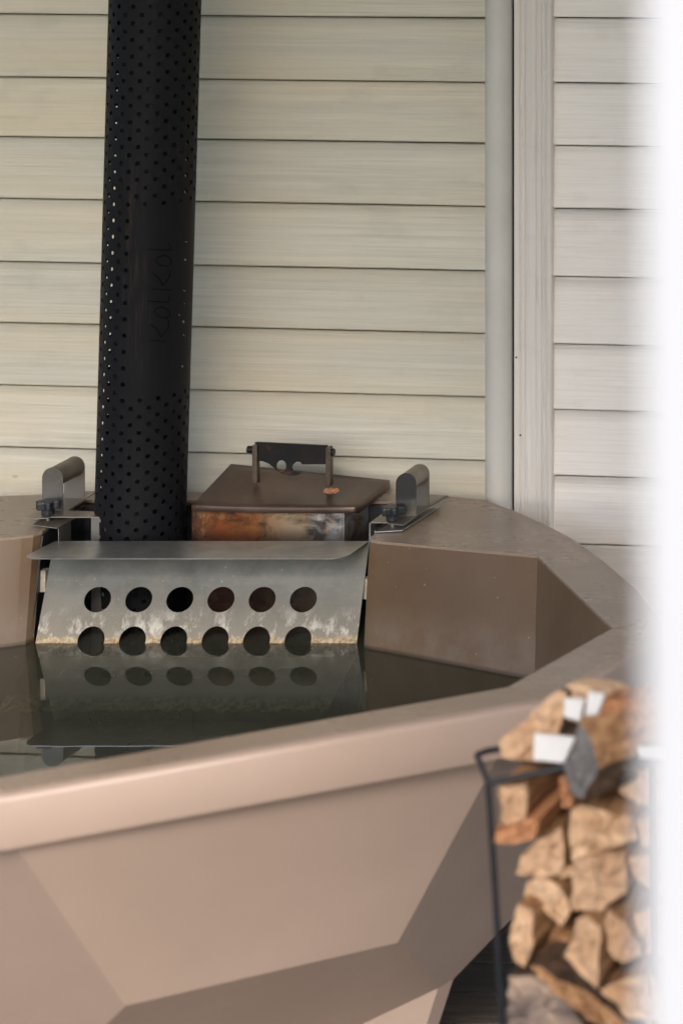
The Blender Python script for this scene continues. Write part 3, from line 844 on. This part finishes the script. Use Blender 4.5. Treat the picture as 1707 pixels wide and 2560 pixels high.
def clamp(name, label, tops, sheets):
    t_ = empty('clamp_bracket', tops[0], label, 'bracket', 'sheet steel clamps holding the stove on the tub rim')
    for nm, poly, vec, mt in sheets:
        m = MB(); m.prism(poly, vec); m.build(nm, mt, t_, bevel=.0004)
    return t_
T = .0022
clamp('r', 'thin bent steel bracket under the sooty right handle, hooked over the rim', [(-1.87, 4.84, ZR)], [
    ('top_sheet', [(-1.866, 4.838, .8635), (-1.830, 4.828, .8635), (-1.824, 5.01, .8635), (-1.893, 5.01, .8635), (-1.902, 4.845, .8635), (-1.868, 4.845, .8635)], (0, 0, T), M['steel_dull']),
    ('hook_leg', [(-1.9035, 4.84, .8655), (-1.9035, 4.905, .8655), (-1.9065, 4.905, .54), (-1.9085, 4.84, .54)], (.0022, 0, 0), M['steel_top']),
    ('rim_sheet', [(-1.886, 4.822, .8515), (-1.832, 4.826, .8535), (-1.818, 5.0, .8535), (-1.86, 5.0, .8515)], (0, 0, .0018), M['steel_top']),
    ('rim_leg', [(-1.8895, 4.83, .853), (-1.8895, 4.89, .853), (-1.895, 4.89, .60), (-1.8955, 4.83, .60)], (.0018, 0, 0), M['steel_top']),
    ('wire_end', [(-1.830, 4.955, .8665), (-1.822, 4.955, .8665), (-1.812, 5.025, .8665), (-1.820, 5.025, .8665)], (0, 0, .003), M['steel']),
])
clamp('l', 'flat steel bracket with a wide drop leg under the bright left handle', [(-2.56, 4.88, ZR)], [
    ('top_sheet', [(-2.612, 4.876, .8635), (-2.566, 4.876, .8635), (-2.562, 4.884, .8635), (-2.452, 4.882, .8635), (-2.452, 4.915, .8635), (-2.552, 4.93, .8635), (-2.565, 5.07, .8635), (-2.625, 5.07, .8635)], (0, 0, T), M['steel_dull']),
    ('drop_leg', [(-2.482, 4.8835, .8635), (-2.4515, 4.8835, .8635), (-2.4515, 4.8835, .55), (-2.482, 4.8835, .55)], (0, .002, 0), M['steel']),
    ('drop_leg_side', [(-2.4515, 4.8835, .8635), (-2.4515, 4.912, .8635), (-2.4515, 4.912, .55), (-2.4515, 4.8835, .55)], (.002, 0, 0), M['steel_dull']),
    ('rim_sheet', [(-2.588, 4.86, .8545), (-2.534, 4.852, .8505), (-2.534, 4.93, .8505), (-2.60, 4.93, .8545)], (0, 0, .0018), M['steel_dull']),
    ('rim_leg', [(-2.5325, 4.852, .8505), (-2.5325, 4.90, .8505), (-2.527, 4.90, .60), (-2.527, 4.852, .60)], (.0018, 0, 0), M['steel']),
])
def knob(c, r_, label):
    t_ = empty('star_knob', c, label, 'knob', 'black star knobs on the clamps')
    n = 60; pr = []
    for k in range(n):
        a = 2*math.pi*k/n; rr = r_*(.86+.14*math.cos(6*a)); pr.append((c[0]+rr*math.cos(a), c[1]+rr*math.sin(a), c[2]+.0135))
    m = MB(); m.prism(pr, (0, 0, .0155)); m.build('grip', M['knob'], t_, bevel=.003)
    m = MB(); m.tube([Vector(c)+Vector((0, 0, .001)), Vector(c)+Vector((0, 0, .014))], .0125, 20); m.build('hub', M['knob'], t_, bevel=.001)
    m = MB(); m.tube([Vector(c)+Vector((0, 0, -.012)), Vector(c)+Vector((0, 0, .001))], .004, 10); m.build('screw', M['steel'], t_)
knob((-2.5755, 4.897, .866), .0245, 'black star knob on the left bracket in front of the bright handle')
knob((-1.8635, 4.857, .866), .0250, 'black star knob on the right bracket in front of the sooty handle')

# crumb of rust-coloured debris on the lid
c = at(828, 1227, 4.966); m = MB(); bm = bmesh.new(); bmesh.ops.create_icosphere(bm, subdivisions=3, radius=1)
for v in bm.verts:
    v.co = Vector((v.co.x*.0145, v.co.y*.009, v.co.z*.0055))*(1+random.uniform(-.25, .25))+c
m.add([v.co for v in bm.verts], [[v.index for v in f.verts] for f in bm.faces]); bm.free()
tag(m.build('crumb', M['crumb'], origin=c), 'small crumbly orange flake lying on the brown stove lid', 'debris')
bpy.data.objects['bottle_opener'].name = 'opener_plate'

# ------------------------------------------------------------------ firewood rack and logs
def z5(x, y, Y): return at(1100+x/2.583, 1680+y/2.583, Y)
RY = 3.30
rk = empty('firewood_rack', (-1.02, RY+.08, 0), 'narrow black wire rod rack holding the split firewood beside the tub', 'rack')
rr = .0043
tl = z5(312, 715, RY); bl = Vector((tl.x+.055, RY, 0.02))
tb = z5(235, 535, RY+.115)
m = MB(); m.tube([bl, z5(400, 2250, RY), z5(345, 1250, RY), tl+Vector((0, 0, -.01)), tl], rr, 12); m.build('post', M['rod'], rk, smooth=True)
m = MB(); m.tube([tl, tl.lerp(tb, .85), tb, tb+Vector((.012, .01, .002)), z5(380, 498, RY+.14), z5(800, 430, RY+.16)], rr, 12); m.build('top_rail', M['rod'], rk, smooth=True)
m = MB(); m.tube([tl, z5(770, 625, RY+.01), z5(1350, 520, RY+.02)], rr, 12); m.build('front_rail', M['rod'], rk, smooth=True)
rx = z5(1352, 1200, RY).x
m = MB(); m.tube([(rx+.01, RY, .02), (rx, RY, 1.0)], rr, 12); m.build('post', M['rod'], rk, smooth=True)
m = MB(); m.tube([(tb.x+.05, RY+.30, .02), (tb.x+.03, RY+.30, .85)], rr, 12); m.build('post', M['rod'], rk, smooth=True)
m = MB(); m.tube([(tl.x+.04, RY, .03), (rx, RY, .03), (rx, RY+.3, .03), (tl.x+.04, RY+.3, .03), (tl.x+.04, RY, .03)], rr, 12); m.build('base_frame', M['rod'], rk, smooth=True)

def log(poly, Y, label, end='end', side='side', bark=None, length=.27, skew=(0.02, 0.0), taper=.96, bark_edges=()):
    fr = [z5(x, y, Y) for x, y in poly]
    # refine the outline a little so the split edges are uneven
    ref = []; bk = []
    n = len(fr)
    for i in range(n):
        a, b = fr[i], fr[(i+1) % n]; L = (b-a).length; k = max(1, int(L/.012))
        for q in range(k):
            p = a.lerp(b, q/k)
            if q: p = p+Vector((random.uniform(-.002, .002), random.uniform(-.004, .004), random.uniform(-.002, .002)))
            ref.append(p); bk.append(i in bark_edges)
    n = len(ref); c = sum(ref, Vector())/n
    m = MB(); rings = [ref]
    nr = 6
    for r_ in range(1, nr+1):
        k = r_/nr; off = Vector((skew[0]*k, length*k, skew[1]*k)); tk = 1-(1-taper)*k
        rings.append([c+(p-c)*tk+off+Vector((random.uniform(-.001, .001), 0, random.uniform(-.001, .001))) for p in ref])
    vs = [p for rg in rings for p in rg]
    m.v = vs
    for r_ in range(nr):
        for i in range(n):
            m.f.append([r_*n+i, r_*n+(i+1) % n, (r_+1)*n+(i+1) % n, (r_+1)*n+i]); m.m.append(2 if bk[i] else 1)
    # rough front end: two inner rings and centre
    def inner(base, k, amp):
        s_ = len(m.v); m.v += [c+(m.v[i]-c)*k+Vector((0, random.uniform(-amp, amp), 0)) for i in base]; return list(range(s_, s_+n))
    b0 = list(range(n)); b1 = inner(b0, .72, .004); b2 = inner(b0, .4, .005)
    for A, B in ((b0, b1), (b1, b2)):
        for i in range(n): m.f.append([A[i], B[i], B[(i+1) % n], A[(i+1) % n]]); m.m.append(0)
    m.f.append(b2); m.m.append(0)
    m.f.append([nr*n+i for i in reversed(range(n))]); m.m.append(0)
    o = m.build('firewood_log', [M[end], M[side], M[bark or 'bark']], origin=c)
    return tag(o, label, 'log', 'split firewood in the rack')
log([(375,728),(550,716),(562,800),(558,900),(520,1005),(400,990)], 3.315, 'squarish split log at the upper left of the rack, beside the post', skew=(.02,.0))
log([(315,1035),(420,1008),(520,985),(560,940),(640,950),(600,1080),(480,1108),(330,1092)], 3.30, 'orange strip of bark sticking out to the left past the rack post', end='orange', side='orange', length=.2)
log([(840,900),(900,855),(1000,885),(1240,930),(1265,1080),(1100,1135),(980,1195),(850,1222),(830,1050)], 3.31, 'big brownish log face below the grey diamond shaped one', skew=(.015,0))
log([(640,1080),(780,1000),(800,1240),(760,1310),(600,1322),(480,1300),(520,1190)], 3.32, 'pinkish fan shaped log below the orange bark strip')
log([(860,1225),(960,1190),(1190,1150),(1200,1420),(1080,1500),(1040,1550),(850,1540),(850,1350)], 3.30, 'largest pale log face in the middle of the stack')
log([(740,1290),(860,1250),(862,1312),(780,1332)], 3.33, 'small pale sliver wedged left of the largest pale log')
log([(560,1360),(640,1325),(720,1350),(780,1400),(840,1540),(780,1640),(690,1560),(540,1440)], 3.32, 'slanting log leaning down to the right under the fan shaped one')
log([(500,1500),(590,1530),(602,1750),(545,1905),(480,1870),(450,1690)], 3.29, 'tall narrow log face at the left edge near the post, lower half of the stack', skew=(.035,.0))
log([(880,1600),(950,1580),(1030,1650),(1012,2045),(900,1950),(800,1830),(860,1700)], 3.28, 'pale pointed wedge with its tip down in the lower middle')
log([(1080,1530),(1180,1600),(1240,1720),(1290,1830),(1180,1880),(1080,1790),(1060,1640)], 3.30, 'brown triangular log right of the pale pointed wedge')
log([(1210,1195),(1420,1180),(1420,1440),(1320,1390),(1230,1290)], 3.31, 'log at the right edge level with the largest pale one')
log([(1150,770),(1230,640),(1420,610),(1440,860),(1260,850)], 3.33, 'yellowish log at the right edge beside the grey diamond shaped one')
log([(1250,950),(1430,900),(1430,1150),(1290,1120)], 3.32, 'half hidden log at the right edge next to the big brownish one')
log([(1240,1560),(1430,1500),(1430,1830),(1310,1820),(1250,1700)], 3.32, 'log at the right edge beside the brown triangular one')
log([(440,1965),(600,1958),(720,2015),(850,2170),(960,2330),(980,2420),(440,2420)], 3.30, 'knotty dark grey log at the bottom left of the visible stack', end='knotty', side='bark')
log([(580,1895),(650,1905),(820,2010),(1050,2150),(1230,2290),(1230,2400),(1100,2330),(850,2170),(640,1985)], 3.28, 'long thin log slanting down to the right below the tall narrow one, pale edged', end='side', side='bark')
log([(640,1860),(800,1850),(1000,1990),(1120,2120),(1180,2230),(1000,2100),(820,1995)], 3.31, 'dark bark covered log slanting just above the thin pale edged one', end='bark', side='bark')
log([(1030,2055),(1180,1985),(1330,1955),(1420,2100),(1420,2260),(1200,2240),(1120,2130)], 3.29, 'pale uneven log at the bottom right of the visible stack')
log([(600,950),(820,930),(850,1000),(820,1050),(640,1075),(590,1000)], 3.40, 'shadowed reddish log behind the orange bark strip', end='side', side='bark', length=.15)
log([(640,560+180),(800,720),(845,850),(820,930),(620,940),(580,800)], 3.45, 'brown log set back to the right of the squarish one', end='side', side='side', length=.12)
log([(765,690),(800,680),(850,800),(855,880),(780,870)], 3.31, 'thin orange splinter squeezed beside the grey diamond log', end='orange', side='orange', length=.2)
log([(1240,2240),(1430,2260),(1430,2450),(1240,2450)], 3.33, 'log at the very bottom right under the pale uneven one')
log([(600,1530),(700,1570),(850,1680),(840,1760),(800,1850),(620,1860)], 3.36, 'brown log behind, right of the tall narrow log face', end='side', side='side', length=.2)
# top of the stack
log([(890,330),(940,380),(985,470),(1022,620),(920,822),(845,785),(800,590),(868,430)], 3.27, 'dark grey diamond ended log lying on top with brown sides', end='grey', side='side', length=.12, skew=(.10, .0), taper=.98, bark_edges=(3, 4))
lg = log([(380,450),(450,380),(560,300),(690,170),(760,120),(815,130),(790,300),(760,400),(850,420),(800,585),(600,575),(400,550)], 3.36, 'rough weathered log chunk lying on the top left corner of the rack', end='end', side='bark', length=.05, bark='bark')
def patch(poly, Y, name, mat, lab, cat, th=.012, vec=(0.0, .008, 0)):  # white slabs added for very bright patches, brightness put into their colour
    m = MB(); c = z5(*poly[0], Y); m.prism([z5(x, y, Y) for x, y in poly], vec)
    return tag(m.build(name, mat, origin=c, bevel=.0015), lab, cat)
patch([(604,402),(868,428),(796,592),(600,572)], 3.335, 'bright_slab', M['white'], 'short added white slab for a bright patch left of the grey diamond log', 'slab', vec=(.0, .008, .0))
patch([(800,172),(930,182),(900,320),(795,292)], 3.345, 'bright_slab', M['white'], 'small added bright white slab, left of the two on top of the pile', 'slab')
patch([(955,132),(1062,152),(1012,282),(930,278)], 3.325, 'bright_slab', M['white'], 'small added bright white slab beside the orange plank on top of the pile', 'slab')
patch([(1258,490),(1450,495),(1450,570),(1275,556)], 3.255, 'bright_slab', M['white'], 'added bright white strip lying on the brown log at the right edge', 'slab')
log([(820,80),(960,100),(1100,150),(1100,200),(1000,290),(900,330),(800,300),(780,200)], 3.37, 'weathered chunk at the peak of the firewood pile', end='end', side='end', length=.03)
log([(1070,150),(1600,235),(1600,460),(1200,370),(1005,292)], 3.33, 'orange brown plank lying across the top right of the pile', end='orange', side='orange', length=.04)
log([(940,335),(1010,300),(1200,375),(1500,450),(1500,640),(1250,640),(1020,600)], 3.40, 'brown log under the orange plank, right of the grey diamond log', end='side', side='side', length=.15)

# unseen wall continuing the jamb, also blocks light from the front right
JY = 1.17
m = MB(); m.box(-.13, 3.0, JY+.03, JY+.14, 0, 3.33); w2 = m.build('unseen_side_wall', M['trim'], origin=(1.4, JY+.08, 0)); tag(w2, kind='structure')
# ------------------------------------------------------------------ white jamb close to the camera
JX = (1604-XP)/F*JY
m = MB(); pr = [(JX, JY), (JX+.045, JY), (JX+.048, JY+.025), (-.13, JY+.025), (-.13, JY+.14), (JX+.02, JY+.14), (JX, JY+.12)]
m.prism([(x, y, 0.0) for x, y in pr], (0, 0, 3.33))
tag(m.build('door_jamb', M['jamb'], origin=(JX, JY, 0), bevel=.002), 'bright white painted door jamb standing close by along the right edge, out of focus', 'jamb')
